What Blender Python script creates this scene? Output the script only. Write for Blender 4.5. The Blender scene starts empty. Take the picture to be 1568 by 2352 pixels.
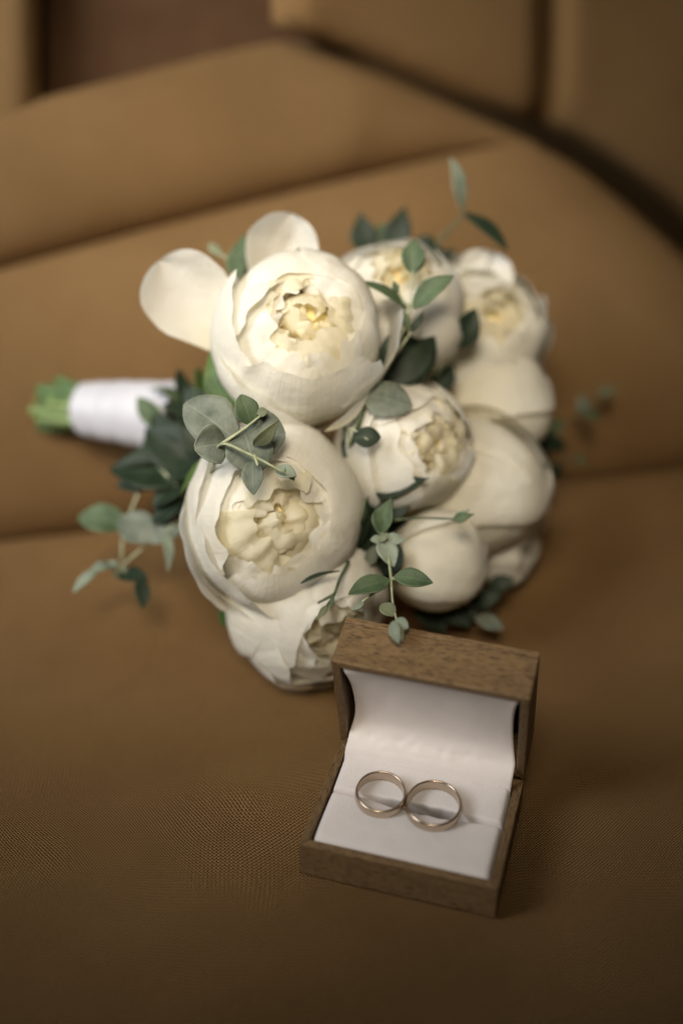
import bpy, math, random
import numpy as np
from mathutils import Vector, Matrix, noise

random.seed(7)
sc = bpy.context.scene
col = sc.collection
R = math.radians

# ------------------------------------------------------------------ camera
CAM = np.array([-0.02827, -0.34495, 0.39104])
PITCH = 0.59652
FPX = 2940.0                      # focal length in pixels of a 1568 x 2352 picture
cam = bpy.data.objects.new('camera', bpy.data.cameras.new('camera'))
col.objects.link(cam)
cam.location = CAM
cam.rotation_euler = (math.pi/2 - PITCH, 0, 0)
cam.data.sensor_fit = 'HORIZONTAL'
cam.data.sensor_width = 24
cam.data.lens = 45
cam.data.clip_start = 0.02
cam.data.clip_end = 20
cam.data.dof.use_dof = True
cam.data.dof.focus_distance = 0.510
cam.data.dof.aperture_fstop = 2.0
cam.data.dof.aperture_blades = 9
sc.camera = cam

# ------------------------------------------------------------------ world and light
w = bpy.data.worlds.new('World'); sc.world = w; w.use_nodes = True
w.node_tree.nodes['Background'].inputs[0].default_value = (1.0, 0.78, 0.52, 1)
w.node_tree.nodes['Background'].inputs[1].default_value = 0.026

def area(name, loc, target, size, power, color, spread=180):
    l = bpy.data.lights.new(name, 'AREA'); l.shape = 'RECTANGLE'
    l.size, l.size_y = size; l.energy = power; l.color = color; l.spread = R(spread)
    o = bpy.data.objects.new(name, l); col.objects.link(o); o.location = loc
    o.rotation_euler = (Vector(target)-Vector(loc)).to_track_quat('-Z', 'Y').to_euler()
    return o
area('window_light', (-0.68, -0.02, 0.68), (-0.20, 0.41, 0.25), (0.60, 0.60), 2.95, (0.96, 0.98, 1.0), 71)
area('fill_light', (-0.12, -0.40, 0.85), (-0.05, 0.23, 0.12), (0.30, 0.30), 0.52, (1.0, 0.87, 0.68), 33)  # added warm fill aimed at the bouquet, not a fixture of the room

sc.view_settings.view_transform = 'Standard'
sc.view_settings.look = 'None'
sc.view_settings.exposure = 0
sc.view_settings.gamma = 1
sc.render.engine = 'CYCLES'
sc.cycles.use_denoising = True
sc.cycles.max_bounces = 12
sc.cycles.diffuse_bounces = 8
sc.cycles.glossy_bounces = 5
sc.cycles.caustics_reflective = False

# ------------------------------------------------------------------ space helpers
FW = np.array([0, math.cos(PITCH), -math.sin(PITCH)])
UP = np.array([0, math.sin(PITCH), math.cos(PITCH)])
RT = np.array([1.0, 0, 0])
def ray(x, y): return RT*(x-784)/FPX + FW - UP*(y-1176)/FPX
def at(x, y, d): return CAM + ray(x, y)*d*0.001          # d: depth along the view in mm
def on_plane(x, y, p0, n):
    r = ray(x, y); return CAM + r*(np.dot(np.array(p0)-CAM, n)/np.dot(r, n))
def on_z(x, y, z): return on_plane(x, y, (0, 0, z), np.array([0, 0, 1.0]))
def camdir(v):
    v = RT*v[0] + UP*v[1] - FW*v[2]; return v/np.linalg.norm(v)
def unit(v): v = np.array(v, float); return v/np.linalg.norm(v)
def N(x, y=0., z=0.): return noise.noise(Vector((x, y, z)))
def sstep(a, b, x): t = np.clip((x-a)/(b-a), 0, 1); return t*t*(3-2*t)

# ------------------------------------------------------------------ mesh helpers
def make(name, verts, faces, mat, parent=None, smooth=True, attrs=None):
    me = bpy.data.meshes.new(name)
    me.from_pydata([tuple(v) for v in verts], [], faces)
    if smooth: me.polygons.foreach_set('use_smooth', [True]*len(me.polygons))
    for k, a in (attrs or {}).items():
        at_ = me.attributes.new(k, 'FLOAT', 'POINT'); at_.data.foreach_set('value', np.asarray(a, np.float32))
    me.materials.append(mat); me.update()
    o = bpy.data.objects.new(name, me); col.objects.link(o)
    if parent: o.parent = parent
    return o
def grid_faces(nu, nv, off=0, wrap_u=False):
    f = []
    for i in range(nu if wrap_u else nu-1):
        for j in range(nv-1):
            a = i*nv+j; b = ((i+1) % nu)*nv+j
            f.append((off+a, off+b, off+b+1, off+a+1))
    return f
def grid(name, P, mat, parent=None, thick=0, attrs=None, wrap=False):
    """P[nu, nv, 3] -> sheet, or closed shell when thick > 0"""
    nu, nv = P.shape[:2]
    if not thick:
        return make(name, P.reshape(-1, 3), grid_faces(nu, nv, 0, wrap), mat, parent, True, attrs)
    du = np.gradient(P, axis=0); dv = np.gradient(P, axis=1)
    n = np.cross(du, dv); n /= (np.linalg.norm(n, axis=2, keepdims=True)+1e-12)
    A = P+n*thick/2; B = P-n*thick/2
    V = np.concatenate([A.reshape(-1, 3), B.reshape(-1, 3)]); k = nu*nv
    f = grid_faces(nu, nv) + [tuple(reversed(q)) for q in grid_faces(nu, nv, k)]
    for i in range(nu-1):
        for j in (0, nv-1):
            a, b = i*nv+j, (i+1)*nv+j; f.append((a, a+k, b+k, b) if j == 0 else (a, b, b+k, a+k))
    for j in range(nv-1):
        for i in (0, nu-1):
            a, b = i*nv+j, i*nv+j+1; f.append((a, b, b+k, a+k) if i == 0 else (a, a+k, b+k, b))
    at2 = {kk: np.concatenate([v, v]) for kk, v in (attrs or {}).items()}
    return make(name, V, f, mat, parent, True, at2)
def smooth_line(pts, m=6):
    pts = [np.array(p, float) for p in pts]
    if len(pts) < 3:
        return [pts[0]+(pts[1]-pts[0])*t for t in np.linspace(0, 1, m+1)]
    q = [2*pts[0]-pts[1]]+pts+[2*pts[-1]-pts[-2]]; out = []
    for i in range(1, len(q)-2):
        for t in np.linspace(0, 1, m, endpoint=False):
            a, b, c, d = q[i-1], q[i], q[i+1], q[i+2]
            out.append(.5*((2*b)+(c-a)*t+(2*a-5*b+4*c-d)*t*t+(3*b-a-3*c+d)*t**3))
    out.append(pts[-1]); return out
def tube_geo(line, rad, seg=8):
    V, F = [], []; n = len(line); ref = np.array([.13, .27, .95])
    for i, p in enumerate(line):
        t = line[min(i+1, n-1)]-line[max(i-1, 0)]; t /= np.linalg.norm(t)+1e-12
        a = np.cross(t, ref); a /= np.linalg.norm(a)+1e-12; b = np.cross(t, a)
        r = rad(i/(n-1)) if callable(rad) else rad
        for k in range(seg):
            an = 2*math.pi*k/seg; V.append(p+(a*math.cos(an)+b*math.sin(an))*r)
    for i in range(n-1):
        for k in range(seg):
            F.append((i*seg+k, i*seg+(k+1) % seg, (i+1)*seg+(k+1) % seg, (i+1)*seg+k))
    F.append(tuple(range(seg-1, -1, -1))); F.append(tuple((n-1)*seg+k for k in range(seg)))
    return V, F
def merge(*geos):
    V, F = [], []
    for v, f in geos:
        o = len(V); V += list(v); F += [tuple(i+o for i in q) for q in f]
    return V, F
def empty(name, loc, rz=0):
    o = bpy.data.objects.new(name, None); o.empty_display_size = .02; col.objects.link(o)
    o.location = loc; o.rotation_euler = (0, 0, rz); return o
def tag(o, label, cat, group=None, kind=None):
    if label: o['label'] = label
    if cat: o['category'] = cat
    if group: o['group'] = group
    if kind: o['kind'] = kind

# ------------------------------------------------------------------ materials
class Mat:
    def __init__(s, name):
        s.m = bpy.data.materials.new(name); s.m.use_nodes = True
        s.t = s.m.node_tree; s.b = s.t.nodes['Principled BSDF']; s.out = s.t.nodes['Material Output']
    def n(s, typ, **kw):
        x = s.t.nodes.new(typ)
        for k, v in kw.items(): setattr(x, k, v)
        return x
    def l(s, a, b): s.t.links.new(a, b)
    def coord(s, scale=(1, 1, 1), rot=(0, 0, 0), kind='Object'):
        c = s.n('ShaderNodeTexCoord'); mp = s.n('ShaderNodeMapping')
        mp.inputs['Scale'].default_value = scale; mp.inputs['Rotation'].default_value = rot
        s.l(c.outputs[kind], mp.inputs['Vector']); return mp.outputs[0]
    def noise(s, vec, scale, detail=3, rough=.5):
        x = s.n('ShaderNodeTexNoise'); x.inputs['Scale'].default_value = scale
        x.inputs['Detail'].default_value = detail; x.inputs['Roughness'].default_value = rough
        if vec is not None: s.l(vec, x.inputs['Vector'])
        return x
    def ramp(s, fac, stops):
        x = s.n('ShaderNodeValToRGB'); e = x.color_ramp.elements
        while len(e) < len(stops): e.new(.5)
        for k, (p, c) in zip(e, stops): k.position = p; k.color = (*c, 1) if len(c) == 3 else c
        s.l(fac, x.inputs[0]); return x.outputs[0]
    def math(s, op, a, b=None):
        x = s.n('ShaderNodeMath', operation=op)
        for i, v in enumerate((a, b)):
            if v is None: continue
            if isinstance(v, (int, float)): x.inputs[i].default_value = v
            else: s.l(v, x.inputs[i])
        return x.outputs[0]
    def mix(s, fac, a, b, mode='MIX'):
        x = s.n('ShaderNodeMix', data_type='RGBA', blend_type=mode)
        for i, v in ((0, fac), (6, a), (7, b)):
            if isinstance(v, (int, float)): x.inputs[i].default_value = v
            elif isinstance(v, tuple): x.inputs[i].default_value = (*v, 1)
            else: s.l(v, x.inputs[i])
        return x.outputs[2]
    def bump(s, h, strength, dist):
        x = s.n('ShaderNodeBump'); x.inputs['Strength'].default_value = strength
        x.inputs['Distance'].default_value = dist; s.l(h, x.inputs['Height']); return x.outputs[0]
    def set(s, **kw):
        for k, v in kw.items():
            i = s.b.inputs[k.replace('_', ' ')]
            if isinstance(v, (int, float)): i.default_value = v
            elif isinstance(v, tuple): i.default_value = (*v, 1) if len(v) == 3 else v
            else: s.l(v, i)
        return s
    def translucent(s, color, fac):
        tr = s.n('ShaderNodeBsdfTranslucent'); mx = s.n('ShaderNodeMixShader'); mx.inputs[0].default_value = fac
        if isinstance(color, tuple): tr.inputs[0].default_value = (*color, 1)
        else: s.l(color, tr.inputs[0])
        s.l(s.b.outputs[0], mx.inputs[1]); s.l(tr.outputs[0], mx.inputs[2]); s.l(mx.outputs[0], s.out.inputs[0])

def m_fabric(name, c1, c2):
    m = Mat(name)
    base = m.coord()
    warp = m.noise(base, 9, 1); warp2 = m.noise(base, 35, 1)
    vm = m.n('ShaderNodeVectorMath', operation='MULTIPLY_ADD'); m.l(warp.outputs['Color'], vm.inputs[0])
    vm.inputs[1].default_value = (.034, .034, .0); m.l(base, vm.inputs[2])
    vm2 = m.n('ShaderNodeVectorMath', operation='MULTIPLY_ADD'); m.l(warp2.outputs['Color'], vm2.inputs[0])
    vm2.inputs[1].default_value = (.003, .003, 0); m.l(vm.outputs[0], vm2.inputs[2])
    sep = m.n('ShaderNodeSeparateXYZ'); m.l(vm2.outputs[0], sep.inputs[0])
    k = 2*math.pi/0.00140
    yz = m.math('ADD', sep.outputs[1], m.math('MULTIPLY', sep.outputs[2], .8))
    sx = m.math('SINE', m.math('MULTIPLY', sep.outputs[0], k))
    row = m.math('MULTIPLY', yz, k)
    sy = m.math('SINE', row)
    weave = m.math('MULTIPLY', sx, sy)
    ridge = m.math('MULTIPLY', sy, .45)
    h = m.math('ADD', weave, ridge)
    fib = m.noise(base, 2600, 2, .6)
    h = m.math('ADD', h, m.math('MULTIPLY', fib.outputs[0], 1.0))
    blot = m.noise(base, 7, 4, .6)
    c = m.ramp(blot.outputs[0], [(.3, c1), (.7, c2)])
    wv = m.math('MULTIPLY_ADD', weave, .95); 
    m.t.nodes[-1].inputs[2].default_value = .93
    cc = m.n('ShaderNodeCombineColor')
    for i in range(3): m.l(wv, cc.inputs[i])
    c = m.mix(1.0, c, cc.outputs[0], 'MULTIPLY')  # weave tone, with the shade of the thread gaps put into the colour
    m.set(Base_Color=c, Roughness=.88, Sheen_Weight=.03, Sheen_Roughness=.5, Sheen_Tint=(.9, .6, .3), Specular_IOR_Level=.08,
          Normal=m.bump(h, 1.0, .0009))
    return m.m
FABRIC = m_fabric('sofa_fabric', (.325, .184, .072), (.400, .236, .100))
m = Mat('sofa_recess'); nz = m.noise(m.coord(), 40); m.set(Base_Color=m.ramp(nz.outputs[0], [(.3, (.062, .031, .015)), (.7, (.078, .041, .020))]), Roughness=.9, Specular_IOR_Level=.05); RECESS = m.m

def m_petal(name, edge, base, deep, tr):
    m = Mat(name)
    a = m.n('ShaderNodeAttribute', attribute_name='pv'); b = m.n('ShaderNodeAttribute', attribute_name='pu')
    cmb = m.n('ShaderNodeCombineXYZ'); m.l(b.outputs['Fac'], cmb.inputs[0]); m.l(a.outputs['Fac'], cmb.inputs[1])
    mp = m.n('ShaderNodeMapping'); mp.inputs['Scale'].default_value = (16, 1.3, 1); m.l(cmb.outputs[0], mp.inputs[0])
    vein = m.noise(mp.outputs[0], 1.6, 3, .6)
    spot = m.noise(m.coord(), 55, 3, .55)
    col_ = m.ramp(a.outputs['Fac'], [(.12, deep), (.48, base), (.88, edge)])
    col_ = m.mix(m.math('MULTIPLY', vein.outputs[0], .30), col_, tuple(x*.9 for x in base))
    col_ = m.mix(m.math('MULTIPLY', spot.outputs[0], .18), col_, tuple(min(1, x*1.0) for x in base))
    h = m.math('ADD', m.math('MULTIPLY', vein.outputs[0], .5), m.noise(m.coord(), 160, 3).outputs[0])
    m.set(Base_Color=col_, Roughness=.55, Specular_IOR_Level=.22, Sheen_Weight=.08, Normal=m.bump(h, .55, .0014))
    m.translucent(col_, tr)
    return m.m
PETAL = m_petal('petal_white', (.90, .885, .825), (.89, .86, .755), (.88, .82, .60), .46)
PETAL_IN = m_petal('petal_cream', (.91, .88, .76), (.90, .82, .54), (.90, .74, .28), .58)

def m_leaf(name, c1, c2, rim, rough=.55, tr=.12):
    m = Mat(name)
    a = m.n('ShaderNodeAttribute', attribute_name='pv'); b = m.n('ShaderNodeAttribute', attribute_name='pu')
    ab = m.math('ABSOLUTE', b.outputs['Fac'])
    nz = m.noise(m.coord(), 130, 5, .65); big = m.noise(m.coord(), 38, 2)
    c = m.ramp(m.math('ADD', m.math('MULTIPLY', nz.outputs[0], .55), m.math('MULTIPLY', big.outputs[0], .45)), [(.36, c1), (.62, c2)])
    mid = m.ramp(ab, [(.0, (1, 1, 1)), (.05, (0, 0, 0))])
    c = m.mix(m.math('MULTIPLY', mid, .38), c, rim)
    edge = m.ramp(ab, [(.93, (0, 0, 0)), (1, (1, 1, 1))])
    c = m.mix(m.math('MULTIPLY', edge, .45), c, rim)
    # side veins
    w_ = m.math('SINE', m.math('MULTIPLY', m.math('SUBTRACT', a.outputs['Fac'], m.math('MULTIPLY', ab, .35)), 52))
    h = m.math('ADD', m.math('MULTIPLY', w_, .06), nz.outputs[0])
    m.set(Base_Color=c, Roughness=rough, Specular_IOR_Level=.22, Normal=m.bump(h, .3, .0007))
    m.translucent(c, tr)
    return m.m
L_GREY = m_leaf('leaf_grey', (.070, .090, .066), (.210, .232, .186), (.33, .36, .26))
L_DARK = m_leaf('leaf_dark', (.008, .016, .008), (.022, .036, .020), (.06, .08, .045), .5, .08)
L_MID = m_leaf('leaf_mid', (.034, .062, .026), (.100, .138, .074), (.23, .28, .15))
L_PALE = m_leaf('leaf_pale', (.17, .21, .155), (.30, .345, .265), (.42, .45, .33), .6, .2)
L_FRESH = m_leaf('leaf_fresh', (.035, .075, .014), (.10, .165, .045), (.30, .36, .14), .4, .25)
L_OLIVE = m_leaf('leaf_olive', (.11, .13, .075), (.21, .23, .14), (.33, .34, .2), .5, .2)
def m_stem(name, c1, c2):
    m = Mat(name); nz = m.noise(m.coord(), 220, 3)
    m.set(Base_Color=m.ramp(nz.outputs[0], [(.35, c1), (.65, c2)]), Roughness=.55, Normal=m.bump(nz.outputs[0], .3, .0004)); return m.m
STEM = m_stem('sprig_stem', (.22, .25, .13), (.38, .40, .26))
STEM_D = m_stem('sprig_stem_dark', (.04, .055, .025), (.10, .12, .06))
STEM_G = m_stem('cut_stem_green', (.085, .13, .035), (.19, .25, .085))
STEM_G2 = m_stem('cut_stem_deep', (.035, .075, .02), (.09, .15, .045))
HEART = m_stem('flower_heart', (.86, .70, .32), (.90, .78, .46))
CALYX = m_stem('calyx', (.05, .09, .025), (.11, .17, .05))

m = Mat('ribbon'); nz = m.noise(m.coord((1, 1, 1)), 900, 2); wr = m.noise(m.coord((60, 60, 60)), 1, 3)
m.set(Base_Color=m.ramp(wr.outputs[0], [(.3, (.43, .43, .47)), (.7, (.48, .48, .52))]), Roughness=.5, Sheen_Weight=.2, Normal=m.bump(m.math('ADD', nz.outputs[0], m.math('MULTIPLY', wr.outputs[0], 3)), .3, .0008)); RIBBON = m.m

def m_wood(name, axis_scale, c1, c2, pore):
    m = Mat(name)
    v = m.coord(axis_scale)
    g = m.noise(v, 420, 4, .6); big = m.noise(m.coord(tuple(x*.35 for x in axis_scale)), 90, 2)
    c = m.ramp(m.math('ADD', m.math('MULTIPLY', g.outputs[0], .5), m.math('MULTIPLY', big.outputs[0], .5)), [(.32, c1), (.68, c2)])
    p1 = m.noise(m.coord(tuple(x*1.0 for x in axis_scale)), 1900, 2, .5)
    mask = m.ramp(p1.outputs[0], [(.545, (0, 0, 0)), (.60, (1, 1, 1))])
    c = m.mix(m.math('MULTIPLY', mask, .8), c, pore)
    h = m.math('SUBTRACT', m.math('MULTIPLY', g.outputs[0], .4), mask)
    m.set(Base_Color=c, Roughness=.52, Specular_IOR_Level=.35, Normal=m.bump(h, .5, .0004))
    return m.m
WOOD = m_wood('walnut', (.16, 1.6, 1.6), (.175, .108, .048), (.255, .163, .080), (.055, .030, .014))
WOOD_Y = m_wood('walnut_side', (1.6, .16, 1.6), (.142, .087, .038), (.205, .130, .063), (.040, .022, .010))
WOOD_Z = m_wood('walnut_lid_side', (1.6, 1.6, .16), (.142, .087, .038), (.205, .130, .063), (.040, .022, .010))
m = Mat('lid_inside'); m.set(Base_Color=(.035, .022, .014), Roughness=.8); INSIDE = m.m
def m_lining(name, c, fuzz):
    m = Mat(name); a = m.noise(m.coord(), 1500, 3, .7); b = m.noise(m.coord(), 120, 3)
    m.set(Base_Color=m.ramp(b.outputs[0], [(.3, tuple(x*.96 for x in c)), (.7, c)]), Roughness=.85, Sheen_Weight=.25, Specular_IOR_Level=.15,
          Normal=m.bump(m.math('ADD', a.outputs[0], m.math('MULTIPLY', b.outputs[0], 1.2)), fuzz, .0005)); return m.m
PAD = m_lining('pad_velvet', (.80, .75, .735), .55)
SATIN = m_lining('lid_paper', (.80, .74, .715), .15)
def m_metal(name, c, r):
    m = Mat(name); nz = m.noise(m.coord((1, 1, .05)), 900, 2)
    m.set(Base_Color=c, Metallic=1.0, Roughness=r); return m.m
GOLD = m_metal('white_gold', (.63, .52, .41), .28)
GOLD2 = m_metal('white_gold_second', (.60, .495, .385), .23)

# ------------------------------------------------------------------ the sofa
sofa = empty('sofa', (0, .10, -.06))
tag(sofa, 'brown woven fabric sofa with padded back carrying the bouquet and ring box', 'sofa')
SO = np.array([0, .10, -.06])
CA, CB = on_z(0, 1205, 0), on_z(1568, 1040, 0)          # the crease behind the seat
e1 = unit(CB-CA); nh = unit(np.cross(np.array([0, 0, 1.0]), e1))
LEAN = R(52)
e2 = nh*math.cos(LEAN)+np.array([0, 0, 1.0])*math.sin(LEAN)
BN = unit(np.cross(e1, e2))                              # out of the back, towards the room
if BN[1] > 0: BN = -BN
# seat: a broad cushion that rolls down into the crease
xs = np.linspace(-.75, .75, 76); ss = np.concatenate([np.linspace(-.62, -.06, 40), np.linspace(-.055, .035, 22)])
P = np.zeros((len(xs), len(ss), 3))
for i, x in enumerate(xs):
    for j, s in enumerate(ss):
        base = CA+e1*((x-CA[0])/e1[0]); p = base+nh*s
        z = -.0015
        rr = .045
        if s > -.028:
            k = min((s+.028)/rr, 1.0); z -= rr*(1-math.sqrt(max(0, 1-k*k)))
        z += .0016*N(p[0]*14, p[1]*14, 3)*sstep(.10, .2, abs(p[0]+.02)+abs(p[1]-.04))
        p = p+np.array([0, 0, z]); P[i, j] = p-SO
seat = grid('seat_cushion', P, FABRIC, sofa)

def back_panel(name, x0, x1, low, high, bulge, p0, n, back=-.02, nu=60, nv=26, mat=None, pw=2.4, endround=.0):
    low = np.array(low, float); high = np.array(high, float)
    Q = np.zeros((nu, nv, 3))
    for i, u in enumerate(np.linspace(0, 1, nu)):
        x = x0+(x1-x0)*u
        a = on_plane(x, np.interp(x, low[:, 0], low[:, 1]), p0, n); b = on_plane(x, np.interp(x, high[:, 0], high[:, 1]), p0, n)
        wl = np.linalg.norm(b-a)
        for j, v in enumerate(np.linspace(0, 1, nv)):
            vv = .5-.5*math.cos(math.pi*v)
            pr = max(0, 1-abs(2*vv-1)**pw)**.55
            kk = min(1, wl/.07)
            if endround: kk *= math.sqrt(max(0, 1-max(0, 1-min(u, 1-u)/endround)**2))
            d = back+(bulge-back)*pr*kk
            p = a+(b-a)*vv
            d += .0022*N(p[0]*9, p[1]*9, p[2]*9+x0)
            Q[i, j] = p+n*d-SO
    return grid(name, Q, mat or FABRIC, sofa)
def curve(pts, x0, x1, n=80):
    l = smooth_line([np.array(p, float) for p in pts], 12); l = np.array(l); return l[np.argsort(l[:, 0])]
L1 = [(-700, 1330), (0, 1252), (400, 1190), (1250, 1115), (2300, 1020)]
L2 = curve([(-700, 800), (-300, 690), (0, 606), (400, 498), (800, 398), (1130, 326), (1250, 330), (1400, 425), (1568, 575), (1800, 790), (2300, 970)], 0, 0)
L2b = curve([(-700, 800), (-300, 690), (0, 606), (400, 498), (800, 398), (1130, 326), (1250, 322)], 0, 0)
L3 = curve([(-700, 420), (-300, 310), (110, 208), (400, 134), (600, 88), (700, 84), (850, 145), (1050, 232), (1250, 318)], 0, 0)
P0 = CA+BN*(-.006)
back_panel('back_cushion', -650, 2200, L1, L2, .030, P0, BN, -.012, nu=110)
back_panel('back_cushion', -650, 1249, L2b, L3, .018, P0, BN, -.012, nu=90)
# the panels of the arm to the right, and the shoulder to the left of the recess
AP = on_plane(1250, 320, P0, BN)-BN*.035
AN = unit(np.array([.30, -.93, .05]))
diag = curve([(560, 20), (640, 62), (800, 118), (1000, 205), (1200, 275), (1300, 312), (1450, 405), (1620, 545), (1850, 770), (2300, 1100)], 0, 0)
back_panel('arm_cushion', 630, 1242, diag, [(0, -420), (2300, -420)], .02, AP, AN, -.006, nu=40, pw=6, endround=.12)
back_panel('arm_cushion', 1236, 2200, diag, [(0, -420), (2300, -420)], .02, AP, AN, -.006, nu=50, pw=6, endround=.06)
for nm, c0, nn, off in (('back_board', P0, BN, .030), ('back_board', AP, AN, .080)):
    q = [on_plane(x, y, c0-nn*off, nn)-SO for x, y in (((-900, 1500), (2400, 1300), (2400, 1080), (1800, 850), (1568, 650), (1400, 500), (1280, 400), (1230, 350), (1000, 245), (720, 120), (600, 120), (-900, 500)) if nn is BN else ((600, 700), (2500, 1300), (2500, -500), (600, -500)))]
    make(nm, q, [tuple(range(len(q)))], FABRIC, sofa, False)
back_panel('shoulder_cushion', -650, 90, [(-700, 480), (110, 300)], [(-700, -420), (2300, -420)], .012, P0, BN, -.006, nu=40, nv=40, pw=8, endround=.09)
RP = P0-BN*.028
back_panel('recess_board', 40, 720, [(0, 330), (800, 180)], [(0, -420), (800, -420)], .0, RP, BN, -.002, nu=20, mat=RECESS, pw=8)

# ------------------------------------------------------------------ the ring box
BW, BD, BH, LD, LA, WT = .076, .05604, .0166, .0219, 1.81406, .0034
YAW = -.28224
box = empty('ring_box', (0, 0, 0), YAW)
tag(box, 'open walnut ring box with white padded lining standing in front of the bouquet', 'box')
def prism(name, pts, mat, parent, bev=.0005):
    """eight corners (four bottom, four top) -> softly bevelled block"""
    import bmesh
    bm = bmesh.new(); vs = [bm.verts.new(p) for p in pts]
    for f in ((3, 2, 1, 0), (4, 5, 6, 7), (0, 1, 5, 4), (1, 2, 6, 5), (2, 3, 7, 6), (3, 0, 4, 7)): bm.faces.new([vs[i] for i in f])
    bmesh.ops.recalc_face_normals(bm, faces=bm.faces)
    if bev: bmesh.ops.bevel(bm, geom=list(bm.edges), offset=bev, segments=2, affect='EDGES', profile=.6)
    me = bpy.data.meshes.new(name); bm.to_mesh(me); bm.free(); me.materials.append(mat)
    o = bpy.data.objects.new(name, me); col.objects.link(o); o.parent = parent; return o
a, d = BW/2, BD/2; t = WT; g_ = .00012
def wall(name, q, z0, z1, mat, parent): return prism(name, [(x, y, z0) for x, y in q]+[(x, y, z1) for x, y in q], mat, parent)
tray = prism('tray', [(-a+.001, -d+.001, .0004), (a-.001, -d+.001, .0004), (a-.001, d-.001, .0004), (-a+.001, d-.001, .0004),
                      (-a+.001, -d+.001, .003), (a-.001, -d+.001, .003), (a-.001, d-.001, .003), (-a+.001, d-.001, .003)], WOOD, box)
wall('wall_panel', [(-a+g_, -d), (a-g_, -d), (a-t-g_, -d+t), (-a+t+g_, -d+t)], 0, BH, WOOD, tray)
wall('wall_panel', [(-a+g_, d), (-a+t+g_, d-t), (a-t-g_, d-t), (a-g_, d)], 0, BH, WOOD, tray)
wall('wall_panel', [(-a, -d+g_), (-a+t, -d+t+g_), (-a+t, d-t-g_), (-a, d-g_)], 0, BH, WOOD_Y, tray)
wall('wall_panel', [(a, -d+g_), (a, d-g_), (a-t, d-t-g_), (a-t, -d+t+g_)], 0, BH, WOOD_Y, tray)
# lid: own frame, x across, y from the hinge to the free edge, z out of the opening (so the shell lies at negative z)
lid = prism('lid', [(-a, 0, -LD), (a, 0, -LD), (a, BD, -LD), (-a, BD, -LD), (-a, 0, -LD+.0028), (a, 0, -LD+.0028), (a, BD, -LD+.0028), (-a, BD, -LD+.0028)], WOOD, box)
lid.location = (0, d+.0004, BH+.0004)
u_ = Vector((0, math.cos(LA), math.sin(LA))); nrm = Vector((0, -math.sin(LA), math.cos(LA)))
lid.rotation_euler = Matrix((Vector((1, 0, 0)), u_, Vector((1, 0, 0)).cross(u_))).transposed().to_euler()
# with x=(1,0,0), y=u the third axis points to the room, that is out of the opening
LZ = Vector((1, 0, 0)).cross(u_)
zb = -LD+.0029
wall('wall_panel', [(-a+g_, 0), (a-g_, 0), (a-t-g_, t), (-a+t+g_, t)], zb, 0, WOOD, lid)
wall('wall_panel', [(-a+g_, BD), (-a+t+g_, BD-t), (a-t-g_, BD-t), (a-g_, BD)], zb, 0, WOOD, lid)
wall('wall_panel', [(-a, g_), (-a+t, t+g_), (-a+t, BD-t-g_), (-a, BD-g_)], zb, 0, WOOD_Y, lid)
wall('wall_panel', [(a, g_), (a, BD-g_), (a-t, BD-t-g_), (a-t, t+g_)], zb, 0, WOOD_Y, lid)
prism('inner_board', [(-a+t, t, zb), (a-t, t, zb), (a-t, BD-t, zb), (-a+t, BD-t, zb), (-a+t, t, zb+.001), (a-t, t, zb+.001), (a-t, BD-t, zb+.001), (-a+t, BD-t, zb+.001)], INSIDE, lid, 0)
# paper-covered sheet that spans the lid and folds forward over the back of the tray
def lid_to_box(y, z):
    p = Vector((0, d+.0004, BH+.0004))+u_*y+LZ*z; return p.y, p.z
prof = [lid_to_box(BD-t-.0003, -.0009), lid_to_box(BD*.80, -.0028), lid_to_box(BD*.60, -.0046), lid_to_box(BD*.38, -.0054), lid_to_box(BD*.22, -.0044),
        lid_to_box(BD*.13, -.0012), (d-.0036, BH+.0052), (d-.0062, BH+.0036), (d-.0086, BH-.0005)]
line = np.array(smooth_line(prof, 7)); nl = len(line); nx = 60
P = np.zeros((nx, nl, 3))
for i, x in enumerate(np.linspace(-1, 1, nx)):
    for j in range(nl):
        v = j/(nl-1)
        hw = (a-t-.0005)-.0022*math.sin(math.pi*min(1, v/.62))*(1 if v < .62 else 0)-.0002
        y, z = line[j]
        e = abs(x)**6
        crease = .0006*N(x*1.8, v*2.4, 1.7)+.0002*N(x*6, v*7, 4)
        fold = math.exp(-((v-.66)/.10)**2)
        crease += fold*(.0009*N(x*3.5+3, 0, 7)+.0005*N(x*11, v*9, 2))
        # corners of the paper curl towards the room near the top
        crease += .0016*e*sstep(.5, .05, v)
        crease *= sstep(0, .08, v)*sstep(1, .9, v)
        P[i, j] = (x*hw, y-crease*.9, z+crease*.5)
grid('lid_lining', P, SATIN, box, thick=.0005)
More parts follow.
